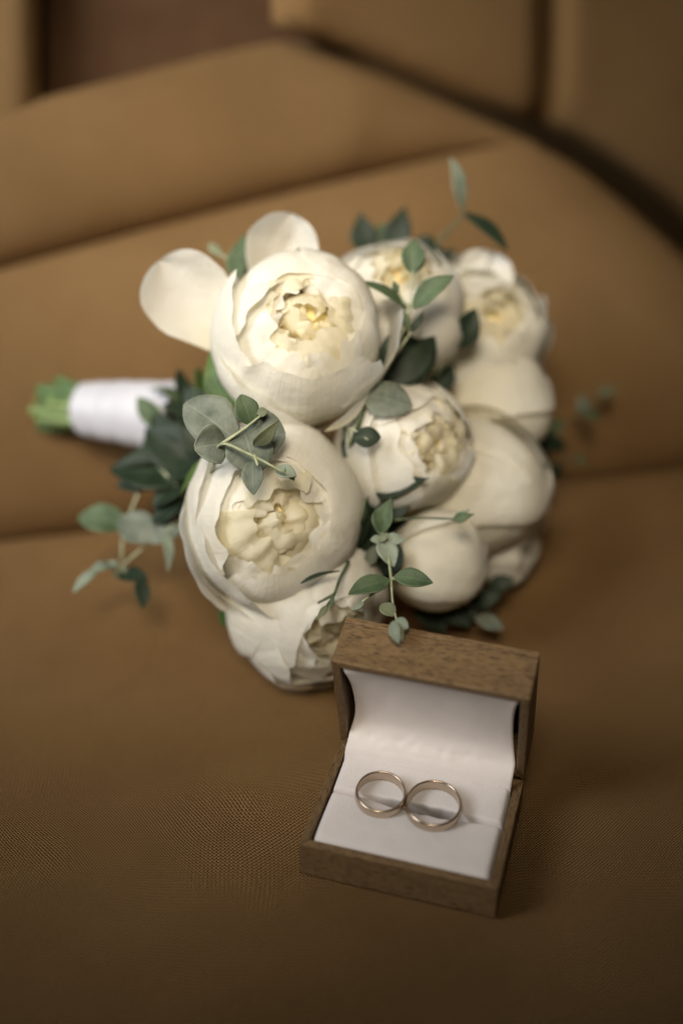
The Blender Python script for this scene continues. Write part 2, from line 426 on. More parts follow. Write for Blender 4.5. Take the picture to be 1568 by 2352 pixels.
# two pads with a slot between them
SLOT = .0022
def slot_half(x):
    return .00006+.0012*math.exp(-((x-.004)/.0185)**4)*(1+.5*N(x*260, 1)) 
def pad(name, y0f, y1f, zf, seed, under=0):
    nx, ny = 72, 30; P = np.zeros((nx, ny, 3))
    for i in range(nx):
        u = -math.cos(math.pi*i/(nx-1)); x = u*(a-t-.0003)
        y0, y1 = y0f(x), y1f(x)
        for j in range(ny):
            w_ = -math.cos(math.pi*j/(ny-1)); y = y0+(y1-y0)*(w_+1)/2
            drop = (1-(1-abs(u)**50)**.5)*.008
            z = zf(x, (w_+1)/2)-drop+.00022*N(x*90, y*90, seed)
            y += under*max(0, zf(x, .5)-z-.0014)*(j < ny/2)*math.exp(-((x-.004)/.0185)**4)
            P[i, j] = (x, y, z)
    return grid(name, P, PAD, box)
pad('front_pad', lambda x: -d+t+.0002, lambda x: SLOT-slot_half(x),
    lambda x, v: BH+.0000+.0008*math.sin(math.pi*min(1, v*1.05)*.8)-.011*(1-(1-v**64)**.5)-.006*(1-(1-(1-v)**30)**.5)-.0012*math.exp(-((x-.004)/.02)**4)*v**5, 1)
pad('rear_pad', lambda x: SLOT+slot_half(x), lambda x: d-.0068+.0003*N(x*60, 2),
    lambda x, v: BH+.0007+.0014*v-.012*(1-(1-(1-v)**56)**.5)-.003*(1-(1-v**30)**.5)-.0010*math.exp(-((x-.004)/.02)**4)*(1-v)**4, 2, .45)

# ------------------------------------------------------------------ the rings
def ring(px, py, rad, width, zc, tilt, roll, mat, label):
    p = on_z(px, py, zc)
    prof = []
    n = 10
    hw = width/2; th = .00062
    for k in range(n+1):                               # outside, domed
        s = -1+2*k/n; prof.append((rad-.00045*abs(s)**2.6, s*hw*.985))
    for k in range(n+1):                               # inside, gently rounded edges
        s = 1-2*k/n; prof.append((rad-.00122+.00022*abs(s)**5*-1 + .00030*abs(s)**8, s*hw))
    seg = 128; V = []; F = []; m_ = len(prof)
    for k in range(seg):
        an = 2*math.pi*k/seg
        for r, z in prof: V.append((r*math.cos(an), r*math.sin(an), z))
    for k in range(seg):
        for j in range(m_):
            a0 = k*m_+j; a1 = k*m_+(j+1) % m_; b0 = ((k+1) % seg)*m_+j; b1 = ((k+1) % seg)*m_+(j+1) % m_
            F.append((a0, b0, b1, a1))
    o = make('wedding_ring', V, F, mat)
    o.location = p; o.rotation_euler = (R(tilt), R(roll), 0)
    tag(o, label, 'ring', 'pair of wedding rings in the box')
    return o
ZR = BH+.0012
ring(874.5, 1826, .01015, .0050, ZR+.0022, 7, 1.0, GOLD, 'smaller white gold wedding ring, left of the pair on the white pad')
ring(995.5, 1852, .01105, .0050, ZR+.0022, 7, -1.0, GOLD2, 'larger white gold wedding ring, right of the pair on the white pad')

# ------------------------------------------------------------------ the bouquet
BO = np.array(on_z(760, 1330, 0)); BO[2] = 0
bouquet = empty('bouquet', BO)
tag(bouquet, 'bouquet of white peonies and eucalyptus with white ribbon handle lying on the sofa', 'bouquet')

# ---- peonies
def cup_petal(par, Rr, zc, phi, th1, wid, rf=1., ruffle=.5, spiral=.05, curl=0., seed=0., th0=.10, sz=1., mat=None, crump=1.5, nu=27, nv=19, notch=0., fs=0.):
    P = np.zeros((nu, nv, 3)); pu = np.zeros((nu, nv)); pv = np.zeros((nu, nv))
    for i in range(nu):
        u = -1+2*i/(nu-1)
        tip = 1-.09*abs(u)**2.6+ruffle*(.10*N(u*2.6, seed)+.022*N(u*5, seed+9))-notch*math.exp(-(u/.16)**2)
        for j in range(nv):
            v = j/(nv-1)
            th = th0+(th1-th0)*v*tip
            wv = .32+.68*math.sin(math.pi*(.06+.72*v))
            ph = phi+u*wid*wv/max(math.sin(th), .42)
            r = Rr*rf*(1+spiral*u+.020*sstep(.15, .6, v)*N(u*3.6, v*.7, seed+13))
            r += Rr*(.020*crump*N(u*1.7, v*2.2, seed)+.030*ruffle*v**2*N(u*3.4, v*2.5, seed+5)+.014*ruffle*v**5*N(u*7, v*4, seed+2))
            r *= 1+.085*N(1.25*math.sin(th)*math.cos(ph)+fs, 1.25*math.sin(th)*math.sin(ph), 1.25*math.cos(th)+fs)
            e = max(0, v-.72)/.28
            r += Rr*curl*e*e
            r -= Rr*.05*(abs(u)**4)*(.4+.6*v)*.4
            P[i, j] = (r*math.sin(th)*math.cos(ph), r*math.sin(th)*math.sin(ph), (zc-r*math.cos(th)*sz))
            pu[i, j] = u; pv[i, j] = v
    return grid('petal', P, mat or PETAL, par, attrs={'pu': pu.ravel(), 'pv': pv.ravel()})
D_ = math.radians
def peony(px, py, dep, Rmm, axis, outer, inner=1., seed=0., core=True, inner_open=0, sz=1., zc_in=0.):
    Rr = Rmm*.001; c = at(px, py, dep)
    z = camdir(axis); x = RT-z*np.dot(RT, z); x = unit(x); y = np.cross(z, x)
    M = Matrix(((x[0], y[0], z[0]), (x[1], y[1], z[1]), (x[2], y[2], z[2])))
    # receptacle and green calyx carry the petals
    V, F = [], []
    for j in range(9):
        th = math.pi*j/8
        for k in range(14):
            an = 2*math.pi*k/14; r = Rr*.30
            V.append((r*math.sin(th)*math.cos(an), r*math.sin(th)*math.sin(an), -Rr*.78-r*.6*math.cos(th)))
    for j in range(8):
        for k in range(14): F.append((j*14+k, j*14+(k+1) % 14, (j+1)*14+(k+1) % 14, (j+1)*14+k))
    fl = make('peony', V, F, CALYX, bouquet)
    fl.location = c-BO; fl.rotation_euler = M.to_euler()
    for k, o in enumerate(outer):
        o = dict(o); ph = D_(o.pop('phi')); th = D_(o.pop('th')); wd = o.pop('w', .9)
        o['ruffle'] = .7*o.get('ruffle', .5); o['curl'] = o.get('curl', 0)-.03
        cup_petal(fl, Rr, 0, ph, th, wd, seed=seed+k*3.7+1, sz=sz, fs=seed, **o)
    if core:
        V, F = [], []
        for j in range(9):
            th = math.pi*j/8
            for k in range(18):
                an = 2*math.pi*k/18; r = Rr*.42*(1+.12*N(math.cos(an)*2+seed, math.sin(an)*2, th*2))
                V.append((r*math.sin(th)*math.cos(an), r*math.sin(th)*math.sin(an), Rr*.22-r*math.cos(th)))
        for j in range(8):
            for k in range(18): F.append((j*18+k, j*18+(k+1) % 18, (j+1)*18+(k+1) % 18, (j+1)*18+k))
        make('flower_heart', V, F, HEART, fl)
        rnd = random.Random(int(seed*10)+3)
        for li, (rf, n, zc, op, mt) in enumerate([(.80, 6, .14, 147, PETAL), (.70, 6, .24, 147, PETAL_IN), (.60, 6, .33, 146, PETAL_IN), (.50, 5, .42, 146, PETAL_IN), (.39, 5, .51, 144, PETAL_IN), (.28, 4, .60, 140, PETAL_IN), (.17, 3, .68, 132, PETAL_IN)]):
            for k in range(n):
                o = cup_petal(fl, Rr, Rr*(zc+zc_in)*sz, 2*math.pi*(k+rnd.uniform(-.3, .3))/n+li*.7, D_(op+inner_open+rnd.uniform(-26, 8)), rnd.uniform(.65, 1.05), rf=rf*rnd.uniform(.93, 1.07),
                          ruffle=1.0*inner, crump=3.4, spiral=rnd.uniform(-.14, .16), curl=rnd.uniform(-.26, .05), seed=seed+31+li*11+k*2.3, mat=mt, nu=23, nv=17, th0=.5, sz=sz, notch=rnd.choice((0, 0, .06, .12)), fs=seed)
                tl = .05+.03*li
                o.rotation_euler = (rnd.uniform(-tl, tl), rnd.uniform(-tl, tl), 0)
    return fl
def ring_of(n, th, rf, w, start=0, **kw):
    return [dict(phi=start+360*k/n, th=th+6*math.sin(k*2.1+start), rf=rf-.012*k, w=w, **kw) for k in range(n)]

f1 = peony(690, 776, 562, 37.5, (.13, .20, .97), [
    dict(phi=272, th=136, w=1.15, rf=1.03, ruffle=1.2, spiral=.03, curl=.12),
    dict(phi=338, th=116, w=.95, rf=1.06, ruffle=.7, spiral=.09, curl=.14),
    dict(phi=192, th=130, w=1.0, rf=1.04, ruffle=1.0, spiral=-.07, curl=.07),
    dict(phi=232, th=112, w=.95, rf=1.07, ruffle=.6, spiral=.06, curl=.08),
    dict(phi=95, th=146, w=1.15, rf=.98, ruffle=.5, spiral=.03, curl=-.02),
    dict(phi=38, th=142, w=1.00, rf=.97, ruffle=.6, spiral=.06, curl=.0),
    dict(phi=142, th=143, w=.95, rf=.96, ruffle=.8, spiral=.05, curl=.04),
    dict(phi=230, th=146, w=.9, rf=.92, ruffle=1.3, spiral=.06, curl=.05),
    dict(phi=310, th=146, w=.9, rf=.91, ruffle=1.3, spiral=.05, curl=.05),
    dict(phi=20, th=150, w=.85, rf=.89, ruffle=1.3, spiral=.06, curl=.02),
    dict(phi=170, th=150, w=.85, rf=.88, ruffle=1.3, spiral=.05, curl=.03),
    dict(phi=265, th=152, w=.85, rf=.86, ruffle=1.4, spiral=.05, curl=.03)], seed=1.3, zc_in=.02)
f2 = peony(632, 1182, 556, 38, (.17, -.05, .98), [
    dict(phi=18, th=146, w=1.25, rf=1.0, ruffle=.7, spiral=.03),
    dict(phi=92, th=142, w=1.05, rf=.98, ruffle=.8, spiral=.05, curl=.03),
    dict(phi=290, th=143, w=1.1, rf=.97, ruffle=.7, spiral=-.05, curl=.02),
    dict(phi=172, th=138, w=1.0, rf=1.0, ruffle=.8, spiral=.05, curl=.07),
    dict(phi=222, th=126, w=.9, rf=1.04, ruffle=.7, spiral=.07, curl=.10),
    dict(phi=200, th=104, w=.95, rf=1.09, ruffle=.5, spiral=.07, curl=.11),
    dict(phi=150, th=122, w=.9, rf=1.06, ruffle=.6, spiral=-.07, curl=.08),
    dict(phi=252, th=102, w=.95, rf=1.11, ruffle=.5, spiral=.08, curl=.09),
    dict(phi=55, th=148, w=.9, rf=.92, ruffle=1.3, spiral=.05, curl=.04),
    dict(phi=335, th=148, w=.9, rf=.91, ruffle=1.3, spiral=.05, curl=.04),
    dict(phi=130, th=148, w=.9, rf=.90, ruffle=1.3, spiral=.05, curl=.04),
    dict(phi=200, th=149, w=.9, rf=.89, ruffle=1.3, spiral=.05, curl=.04),
    dict(phi=265, th=150, w=.9, rf=.88, ruffle=1.3, spiral=.05, curl=.03)], seed=5.1, zc_in=.05)
f3 = peony(714, 1376, 574, 36.5, (.40, -.48, .78), [
    dict(phi=130, th=150, w=1.3, rf=1.02, ruffle=.35, spiral=.02), dict(phi=70, th=142, w=1.1, rf=.99, ruffle=.5),
    dict(phi=195, th=136, w=1.1, rf=1.0, ruffle=.6, spiral=.05, curl=.07), dict(phi=240, th=124, w=.95, rf=1.03, ruffle=.7, spiral=.06, curl=.09),
    dict(phi=300, th=130, w=1.0, rf=.96, ruffle=.8), dict(phi=0, th=136, w=1.0, rf=.94, ruffle=.6),
    dict(phi=160, th=122, w=.9, rf=1.03, ruffle=.4), dict(phi=270, th=112, w=.9, rf=1.02, ruffle=.5, curl=.06)]+ring_of(5, 150, .93, .9, 20, ruffle=1.25, spiral=.05, curl=.04), seed=9.4)
f4 = peony(930, 1027, 580, 31, (.55, .05, .84), ring_of(4, 146, 1.0, 1.05, 200, ruffle=.7, spiral=.06, curl=.05)+ring_of(5, 150, .93, .9, 30, ruffle=1.25, spiral=.05, curl=.04)+[dict(phi=180, th=118, w=1.1, rf=1.05, ruffle=.5, spiral=.06, curl=.09)], seed=12.2, zc_in=.05)
f5 = peony(905, 715, 604, 33, (.0, .62, .78), ring_of(5, 140, 1.0, 1.05, 270, ruffle=.7, spiral=.06, curl=.05)+ring_of(5, 150, .93, .9, 60, ruffle=1.25, spiral=.05, curl=.04)+[dict(phi=90, th=118, w=1.1, rf=1.03, ruffle=.5, curl=.05), dict(phi=262, th=126, w=1.2, rf=1.05, ruffle=.4)], seed=16.8)
f6 = peony(1088, 772, 640, 35, (.35, .30, .88), ring_of(5, 140, 1.0, 1.05, 20, ruffle=.6, spiral=.06, curl=.05)+ring_of(5, 150, .93, .9, 50, ruffle=1.25, spiral=.05, curl=.04)+[dict(phi=70, th=104, w=1.1, rf=1.08, ruffle=.5, curl=.08), dict(phi=130, th=116, w=1.0, rf=1.05, ruffle=.5, curl=.05), dict(phi=265, th=128, w=1.3, rf=1.04, ruffle=.35), dict(phi=330, th=118, w=1.0, rf=1.06, ruffle=.4, curl=.04)], seed=20.3, inner=.7)
f7 = peony(1140, 922, 634, 26.5, (.90, .30, .22), ring_of(5, 188, 1.0, .95, 200, ruffle=.5, spiral=.13)+[dict(phi=110, th=140, w=.9, rf=1.04, ruffle=.6, spiral=.1)], seed=24.4, core=False)
f8 = peony(1092, 1108, 610, 32, (.93, .08, .25), ring_of(6, 186, 1.0, .95, 180, ruffle=.6, spiral=.13)+[dict(phi=280, th=124, w=1.0, rf=1.03, ruffle=.6, spiral=.08, curl=.08), dict(phi=70, th=148, w=.9, rf=1.05, ruffle=.6, spiral=.12, curl=.02)], seed=28.9, core=False, sz=1.05)
f9 = peony(1002, 1288, 584, 23.2, (.92, -.05, .32), ring_of(5, 188, 1.0, 1.2, 150, ruffle=.3)+[dict(phi=80, th=118, w=1.1, rf=1.04, ruffle=.5, spiral=.08, curl=.08), dict(phi=40, th=100, w=1.0, rf=1.08, ruffle=.4, spiral=.08, curl=.12), dict(phi=330, th=96, w=1.0, rf=1.10, ruffle=.4, spiral=.08, curl=.12)], seed=33.3, core=False)
f10 = peony(1160, 1262, 630, 17, (.8, -.2, .55), ring_of(5, 140, 1.0, 1.1, 120, ruffle=.7), seed=37.7, core=False)
f11 = peony(1190, 1165, 655, 17, (.85, .1, .4), ring_of(4, 140, 1.0, 1.1, 60, ruffle=.6), seed=41.7, core=False)

# ---- free blades: loose petals and leaves
def blade(name, b, tp, wid, par, mat, normal=(0, .2, 1), kind='round', cup=.15, bend=.08, twist=0., seed=0., ruffle=0., thick=.0005, nu=9, nv=15, inv=None):
    """b, tp: (pixel x, pixel y, depth) of base and tip; wid: width in pixels of the photograph's 1568 wide view"""
    B, T = at(*b), at(*tp); ax = T-B; L = np.linalg.norm(ax); ax = ax/L
    n = camdir(normal); n = unit(n-ax*np.dot(n, ax)); s = np.cross(ax, n)
    W = wid/FPX*(b[2]+tp[2])/2*.001/2
    P = np.zeros((nu, nv, 3)); pu = np.zeros((nu, nv)); pv = np.zeros((nu, nv))
    for j in range(nv):
        v = j/(nv-1)
        vs = .5-.5*math.cos(math.pi*v)
        if kind == 'round': w_ = max(.03, math.sin(math.pi*vs**.95))**.62
        elif kind == 'oval': w_ = max(.02, math.sin(math.pi*vs**.9))**.8
        elif kind == 'lance': w_ = max(.015, math.sin(math.pi*vs**.72))**1.1
        elif kind == 'spoon': w_ = max(.02, math.sin(math.pi*(vs**1.7)))**.66*.96+.04
        elif kind == 'petal': w_ = (.35+.65*sstep(0, .6, vs))*max(.0016, 1-max(0, (vs-.62)/.38)**2.6)**.5
        an = twist*vs
        s2 = s*math.cos(an)+n*math.sin(an); n2 = n*math.cos(an)-s*math.sin(an)
        ctr = B+ax*L*vs+n*(bend*L*math.sin(math.pi*vs))+s*(.03*L*N(vs*2, seed))
        for i in range(nu):
            u = -1+2*i/(nu-1)
            rip = ruffle*W*(N(u*2.2, vs*3.5, seed)*.5+abs(u)**3*N(vs*7, seed+u*2)*.6)+.05*W*N(u*1.5, vs*2.5, seed+3)
            wn = 1+.08*N(vs*4, seed+(7 if u > 0 else 0))
            p = ctr+s2*(u*W*w_*wn)+n2*(cup*W*(u*u)*w_+rip)
            P[i, j] = p; pu[i, j] = u; pv[i, j] = vs
    if inv is not None:
        Q = P.reshape(-1, 3); P = np.array([inv @ Vector(q) for q in Q]).reshape(nu, nv, 3)
    else: P = P-BO
    return grid(name, P, mat, par, thick=thick, attrs={'pu': pu.ravel(), 'pv': pv.ravel()})
def loose(fl, b, tp, wid, **kw):
    Mw = Matrix.Translation(Vector(BO)+fl.location) @ fl.rotation_euler.to_matrix().to_4x4()
    return blade('petal', b, tp, wid, fl, kw.pop('mat', PETAL), inv=Mw.inverted(), thick=0, nu=15, nv=19, **kw)
loose(f1, (550, 812, 572), (362, 600, 566), 198, normal=(-.15, .15, 1), kind='petal', cup=.50, bend=-.12, ruffle=.20, seed=3)
loose(f1, (600, 700, 588), (672, 490, 578), 165, normal=(.25, .05, 1), kind='petal', cup=.55, bend=-.08, ruffle=.30, seed=8)
loose(f6, (1080, 740, 628), (1128, 578, 630), 130, normal=(.1, .3, 1), kind='petal', cup=.3, bend=.05, ruffle=.3, seed=11)
loose(f6, (1110, 830, 622), (1172, 640, 632), 110, normal=(.4, .2, 1), kind='petal', cup=.3, bend=.05, ruffle=.25, seed=14)
loose(f10, (1120, 1330, 622), (1190, 1240, 634), 70, normal=(.5, .0, 1), kind='petal', cup=.3, ruffle=.4, seed=17)
loose(f11, (1180, 1215, 648), (1240, 1120, 655), 80, normal=(.5, .0, 1), kind='petal', cup=.3, ruffle=.3, seed=19)
loose(f9, (1070, 1390, 590), (1075, 1205, 588), 66, normal=(-.6, .0, 1), kind='oval', cup=.5, bend=.1, ruffle=.2, seed=21)

# ---- sprigs
def sprig(stems, leaves, smat=None, r=.8, buds=()):
    geos = []
    for st in stems:
        ln = smooth_line([at(*p)-BO for p in st], 7)
        geos.append(tube_geo(ln, lambda t: r*.001*(1-.4*t)))
    V, F = merge(*geos)
    o = make('eucalyptus_sprig', V, F, smat or STEM, bouquet)
    for k, l in enumerate(leaves):
        (bx, by, bd), (tx, ty, td), wd, kind, mat = l[:5]; kw = l[5] if len(l) > 5 else {}
        kw = dict(dict(seed=bx*.1+ty*.03), **kw)
        blade('leaf', (bx, by, bd), (tx, ty, td), wd, o, mat, kind=kind, **kw)
    return o
# cluster over the lower left peony
sprig([[(470, 1150, 545), (490, 1070, 528), (508, 1020, 509), (570, 1042, 504), (655, 1086, 503)], [(508, 1020, 512), (560, 985, 512), (598, 955, 511)], [(584, 1045, 504), (592, 1070, 502)]], [
    ((545, 1010, 524), (425, 925, 528), 118, 'round', L_GREY, dict(normal=(-.2, .35, 1), cup=.10)),
    ((520, 1018, 516), (446, 1030, 511), 92, 'round', L_GREY, dict(normal=(-.45, -.05, 1), cup=.38, bend=.12)),
    ((560, 1000, 520), (655, 1000, 519), 118, 'round', L_GREY, dict(normal=(.15, .2, 1))),
    ((558, 985, 515), (590, 1088, 514), 112, 'round', L_GREY, dict(normal=(.0, .3, 1), cup=.12)),
    ((578, 975, 516), (552, 907, 515), 58, 'round', L_MID, dict(normal=(.2, .1, 1))),
    ((590, 950, 514), (616, 944, 513), 24, 'oval', L_OLIVE, {}),
    ((582, 1022, 511), (640, 962, 505), 40, 'lance', L_OLIVE, dict(normal=(.5, -.2, 1), bend=.15)),
    ((580, 1056, 511), (582, 1136, 507), 50, 'oval', L_GREY, dict(normal=(-.1, .1, 1), cup=.25)),
    ((632, 1078, 509), (680, 1094, 507), 36, 'oval', L_PALE, dict(normal=(.1, .4, 1), cup=.4)),
    ((655, 1070, 508), (676, 1104, 508), 20, 'oval', L_MID, {})])
# sprig rising between the top peonies
sprig([[(862, 885, 556), (905, 815, 556), (930, 745, 556), (942, 705, 556), (946, 655, 558), (948, 600, 560)], [(942, 705, 556), (925, 690, 556), (908, 650, 555)], [(868, 880, 557), (925, 790, 557), (965, 735, 560)]], [
    ((935, 712, 556), (815, 643, 550), 42, 'lance', L_MID, dict(normal=(.1, .8, .7), bend=.10)),
    ((948, 708, 556), (1040, 632, 552), 54, 'oval', L_MID, dict(normal=(-.2, .4, 1), cup=.3, bend=.1)),
    ((948, 630, 559), (952, 550, 562), 54, 'oval', L_MID, dict(normal=(-.3, .1, 1), cup=.35)),
    ((955, 625, 560), (972, 570, 562), 24, 'oval', L_PALE, dict(normal=(.5, .1, 1))),
    ((912, 672, 555), (904, 646, 555), 16, 'oval', L_MID, {}),
    ((945, 765, 558), (972, 715, 560), 18, 'lance', L_DARK, {}),
    ((938, 760, 556), (925, 708, 555), 20, 'lance', L_MID, {}),
    ((872, 880, 570), (992, 760, 576), 128, 'round', L_DARK, dict(normal=(.2, .1, 1), cup=.1)),
    ((835, 905, 553), (944, 938, 550), 92, 'round', L_GREY, dict(normal=(.05, .35, 1), cup=.06))], r=.7)
sprig([[(800, 1020, 552), (805, 985, 548), (845, 1010, 541)]], [
    ((812, 1006, 543), (874, 1004, 543), 50, 'round', L_DARK, dict(normal=(.1, .2, 1))),
    ((800, 1030, 552), (835, 925, 556), 26, 'lance', L_MID, dict(normal=(.8, 0, .5)))], r=.6)
# sprig at the far top right
sprig([[(985, 590, 634), (1020, 540, 628), (1064, 490, 620), (1052, 445, 618)]], [
    ((1060, 480, 620), (1034, 362, 612), 38, 'oval', L_PALE, dict(normal=(.5, .1, 1), bend=.1)),
    ((1064, 488, 620), (1166, 576, 612), 44, 'oval', L_DARK, dict(normal=(.2, .6, .8)))], STEM_D, .9)
sprig([[(900, 600, 640), (890, 560, 640), (880, 520, 640)], [(930, 600, 640), (985, 575, 640), (1020, 590, 640)]], [
    ((838, 580, 640), (826, 486, 640), 62, 'lance', L_DARK, {}), ((900, 580, 638), (930, 472, 638), 64, 'lance', L_DARK, {}),
    ((868, 575, 642), (882, 512, 642), 46, 'oval', L_MID, {}), ((985, 620, 636), (975, 540, 636), 64, 'oval', L_DARK, {}),
    ((985, 612, 632), (1046, 572, 632), 42, 'lance', L_DARK, {}), ((1000, 570, 634), (955, 548, 634), 40, 'oval', L_DARK, {})], STEM_D)
sprig([[(560, 640, 600), (530, 600, 600), (480, 570, 600)]], [
    ((540, 640, 600), (560, 535, 600), 50, 'lance', L_MID, {}), ((570, 640, 602), (520, 590, 602), 50, 'oval', L_MID, {}), ((560, 620, 600), (592, 555, 600), 40, 'oval', L_MID, {}),
    ((510, 590, 602), (478, 558, 602), 24, 'oval', L_OLIVE, {})], r=.6)
sprig([[(985, 885, 596), (1010, 850, 594), (1045, 800, 592), (1070, 770, 590)]], [((1048, 800, 592), (1092, 708, 588), 62, 'oval', L_DARK, dict(normal=(.3, .2, 1), cup=.3))], STEM_D, 1.4)
# the dark gap in the middle and the hanging sprig that touches the lid
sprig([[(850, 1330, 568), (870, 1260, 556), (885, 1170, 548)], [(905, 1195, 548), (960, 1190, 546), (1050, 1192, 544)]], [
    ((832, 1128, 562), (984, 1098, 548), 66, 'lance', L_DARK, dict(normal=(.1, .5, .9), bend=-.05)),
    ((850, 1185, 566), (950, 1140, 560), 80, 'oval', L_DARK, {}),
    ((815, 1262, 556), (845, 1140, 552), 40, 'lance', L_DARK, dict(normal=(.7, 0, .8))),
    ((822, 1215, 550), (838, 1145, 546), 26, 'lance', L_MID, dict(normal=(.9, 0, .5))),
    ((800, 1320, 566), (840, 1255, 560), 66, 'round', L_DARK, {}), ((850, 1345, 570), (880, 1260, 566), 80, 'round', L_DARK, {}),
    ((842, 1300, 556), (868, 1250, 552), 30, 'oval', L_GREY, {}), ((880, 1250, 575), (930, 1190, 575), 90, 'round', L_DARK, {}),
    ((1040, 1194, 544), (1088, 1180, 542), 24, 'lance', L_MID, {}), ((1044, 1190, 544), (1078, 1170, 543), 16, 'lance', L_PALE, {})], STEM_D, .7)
sprig([[(885, 1190, 545), (888, 1240, 537), (898, 1330, 526), (902, 1385, 508), (914, 1438, 488)], [(898, 1330, 526), (850, 1368, 522), (808, 1400, 520)], [(900, 1328, 526), (935, 1336, 524), (975, 1330, 522)]], [
    ((872, 1228, 539), (897, 1142, 540), 50, 'lance', L_MID, dict(normal=(-.4, .1, 1), cup=.3)),
    ((875, 1220, 538), (862, 1170, 539), 34, 'oval', L_MID, dict(normal=(.3, .2, 1))),
    ((880, 1238, 536), (932, 1240, 535), 28, 'oval', L_PALE, {}),
    ((870, 1235, 535), (890, 1236, 533), 22, 'oval', L_OLIVE, {}),
    ((880, 1240, 536), (850, 1240, 534), 22, 'oval', L_PALE, {}),
    ((872, 1240, 536), (905, 1302, 532), 48, 'oval', L_PALE, dict(normal=(.2, .3, 1), cup=.3)),
    ((896, 1332, 525), (800, 1366, 520), 50, 'oval', L_MID, dict(normal=(0, .6, .9), cup=.25)),
    ((904, 1326, 525), (994, 1338, 520), 48, 'oval', L_MID, dict(normal=(0, .5, .9), cup=.25)),
    ((835, 1383, 521), (806, 1404, 519), 16, 'lance', L_PALE, {}),
    ((904, 1415, 498), (876, 1388, 502), 38, 'round', L_OLIVE, dict(normal=(.2, .5, 1))),
    ((902, 1430, 490), (937, 1444, 486), 36, 'round', L_PALE, dict(normal=(.3, .4, 1), cup=.3)),
    ((902, 1428, 489), (916, 1478, 482), 28, 'oval', L_PALE, dict(normal=(-.4, .2, 1), cup=.3)),
    ((916, 1440, 487), (926, 1474, 482), 14, 'lance', L_OLIVE, {})], r=.7)
sprig([[(800, 1290, 545), (780, 1330, 535), (765, 1370, 528), (735, 1412, 524)], [(768, 1365, 528), (730, 1385, 526)]], [
    ((690, 1340, 530), (780, 1312, 534), 16, 'lance', L_DARK, dict(normal=(0, 1, .4))), ((752, 1390, 526), (726, 1425, 522), 15, 'lance', L_OLIVE, {}),
    ((765, 1368, 527), (760, 1402, 526), 10, 'lance', L_MID, {})], STEM_D, .8)
# sprigs on the side of the handle
sprig([[(420, 1195, 596), (345, 1245, 596), (268, 1310, 596)], [(420, 1140, 590), (400, 1110, 592), (345, 1066, 600), (315, 1140, 600), (292, 1200, 600), (310, 1215, 600), (355, 1250, 598)], [(282, 1235, 600), (278, 1290, 600)], [(395, 1205, 592), (384, 1225, 590)]], [
    ((295, 1205, 602), (180, 1188, 606), 74, 'round', L_MID, dict(normal=(-.1, .5, .9))),
    ((275, 1190, 598), (360, 1245, 592), 84, 'oval', L_GREY, dict(normal=(.0, .5, .9))),
    ((330, 1230, 598), (420, 1215, 590), 70, 'oval', L_GREY, dict(normal=(.1, .4, .9))),
    ((382, 1222, 590), (388, 1312, 584), 24, 'lance', L_PALE, dict(normal=(.5, .2, 1))),
    ((265, 1305, 596), (205, 1318, 588), 36, 'oval', L_PALE, dict(normal=(-.2, .7, .7), bend=.2)),
    ((225, 1308, 591), (168, 1362, 584), 28, 'oval', L_PALE, dict(normal=(-.2, .5, .8))),
    ((270, 1320, 596), (340, 1330, 588), 46, 'oval', L_DARK, dict(normal=(.2, .6, .8))),
    ((322, 1322, 590), (328, 1398, 584), 36, 'oval', L_DARK, dict(normal=(.4, .2, 1))),
    ((275, 1300, 596), (262, 1330, 594), 14, 'oval', L_OLIVE, {}), ((282, 1300, 595), (290, 1322, 594), 14, 'oval', L_OLIVE, {}), ((272, 1298, 596), (248, 1290, 596), 14, 'oval', L_PALE, {})], r=.75)
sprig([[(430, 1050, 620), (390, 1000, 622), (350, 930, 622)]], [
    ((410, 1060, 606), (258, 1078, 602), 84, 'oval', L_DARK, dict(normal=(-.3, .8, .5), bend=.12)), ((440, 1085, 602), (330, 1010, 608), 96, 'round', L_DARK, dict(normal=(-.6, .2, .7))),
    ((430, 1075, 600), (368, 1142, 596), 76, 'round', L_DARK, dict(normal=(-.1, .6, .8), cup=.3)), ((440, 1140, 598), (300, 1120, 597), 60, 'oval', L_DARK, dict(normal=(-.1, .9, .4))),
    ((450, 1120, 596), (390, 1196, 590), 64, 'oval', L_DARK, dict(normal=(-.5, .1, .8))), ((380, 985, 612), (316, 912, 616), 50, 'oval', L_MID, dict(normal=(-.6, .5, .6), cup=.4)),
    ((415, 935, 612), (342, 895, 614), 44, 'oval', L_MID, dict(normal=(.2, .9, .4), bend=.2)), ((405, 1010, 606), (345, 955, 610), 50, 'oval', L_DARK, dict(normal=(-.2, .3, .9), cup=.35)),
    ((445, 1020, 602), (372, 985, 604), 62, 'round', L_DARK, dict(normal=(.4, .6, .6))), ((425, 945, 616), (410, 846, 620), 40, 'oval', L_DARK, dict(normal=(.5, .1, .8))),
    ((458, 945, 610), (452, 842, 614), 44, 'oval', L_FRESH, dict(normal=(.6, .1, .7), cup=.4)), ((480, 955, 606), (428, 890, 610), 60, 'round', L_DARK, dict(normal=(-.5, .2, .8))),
    ((470, 1010, 596), (412, 950, 600), 66, 'round', L_DARK, dict(normal=(.3, .5, .8)))], STEM_D, 1.2)
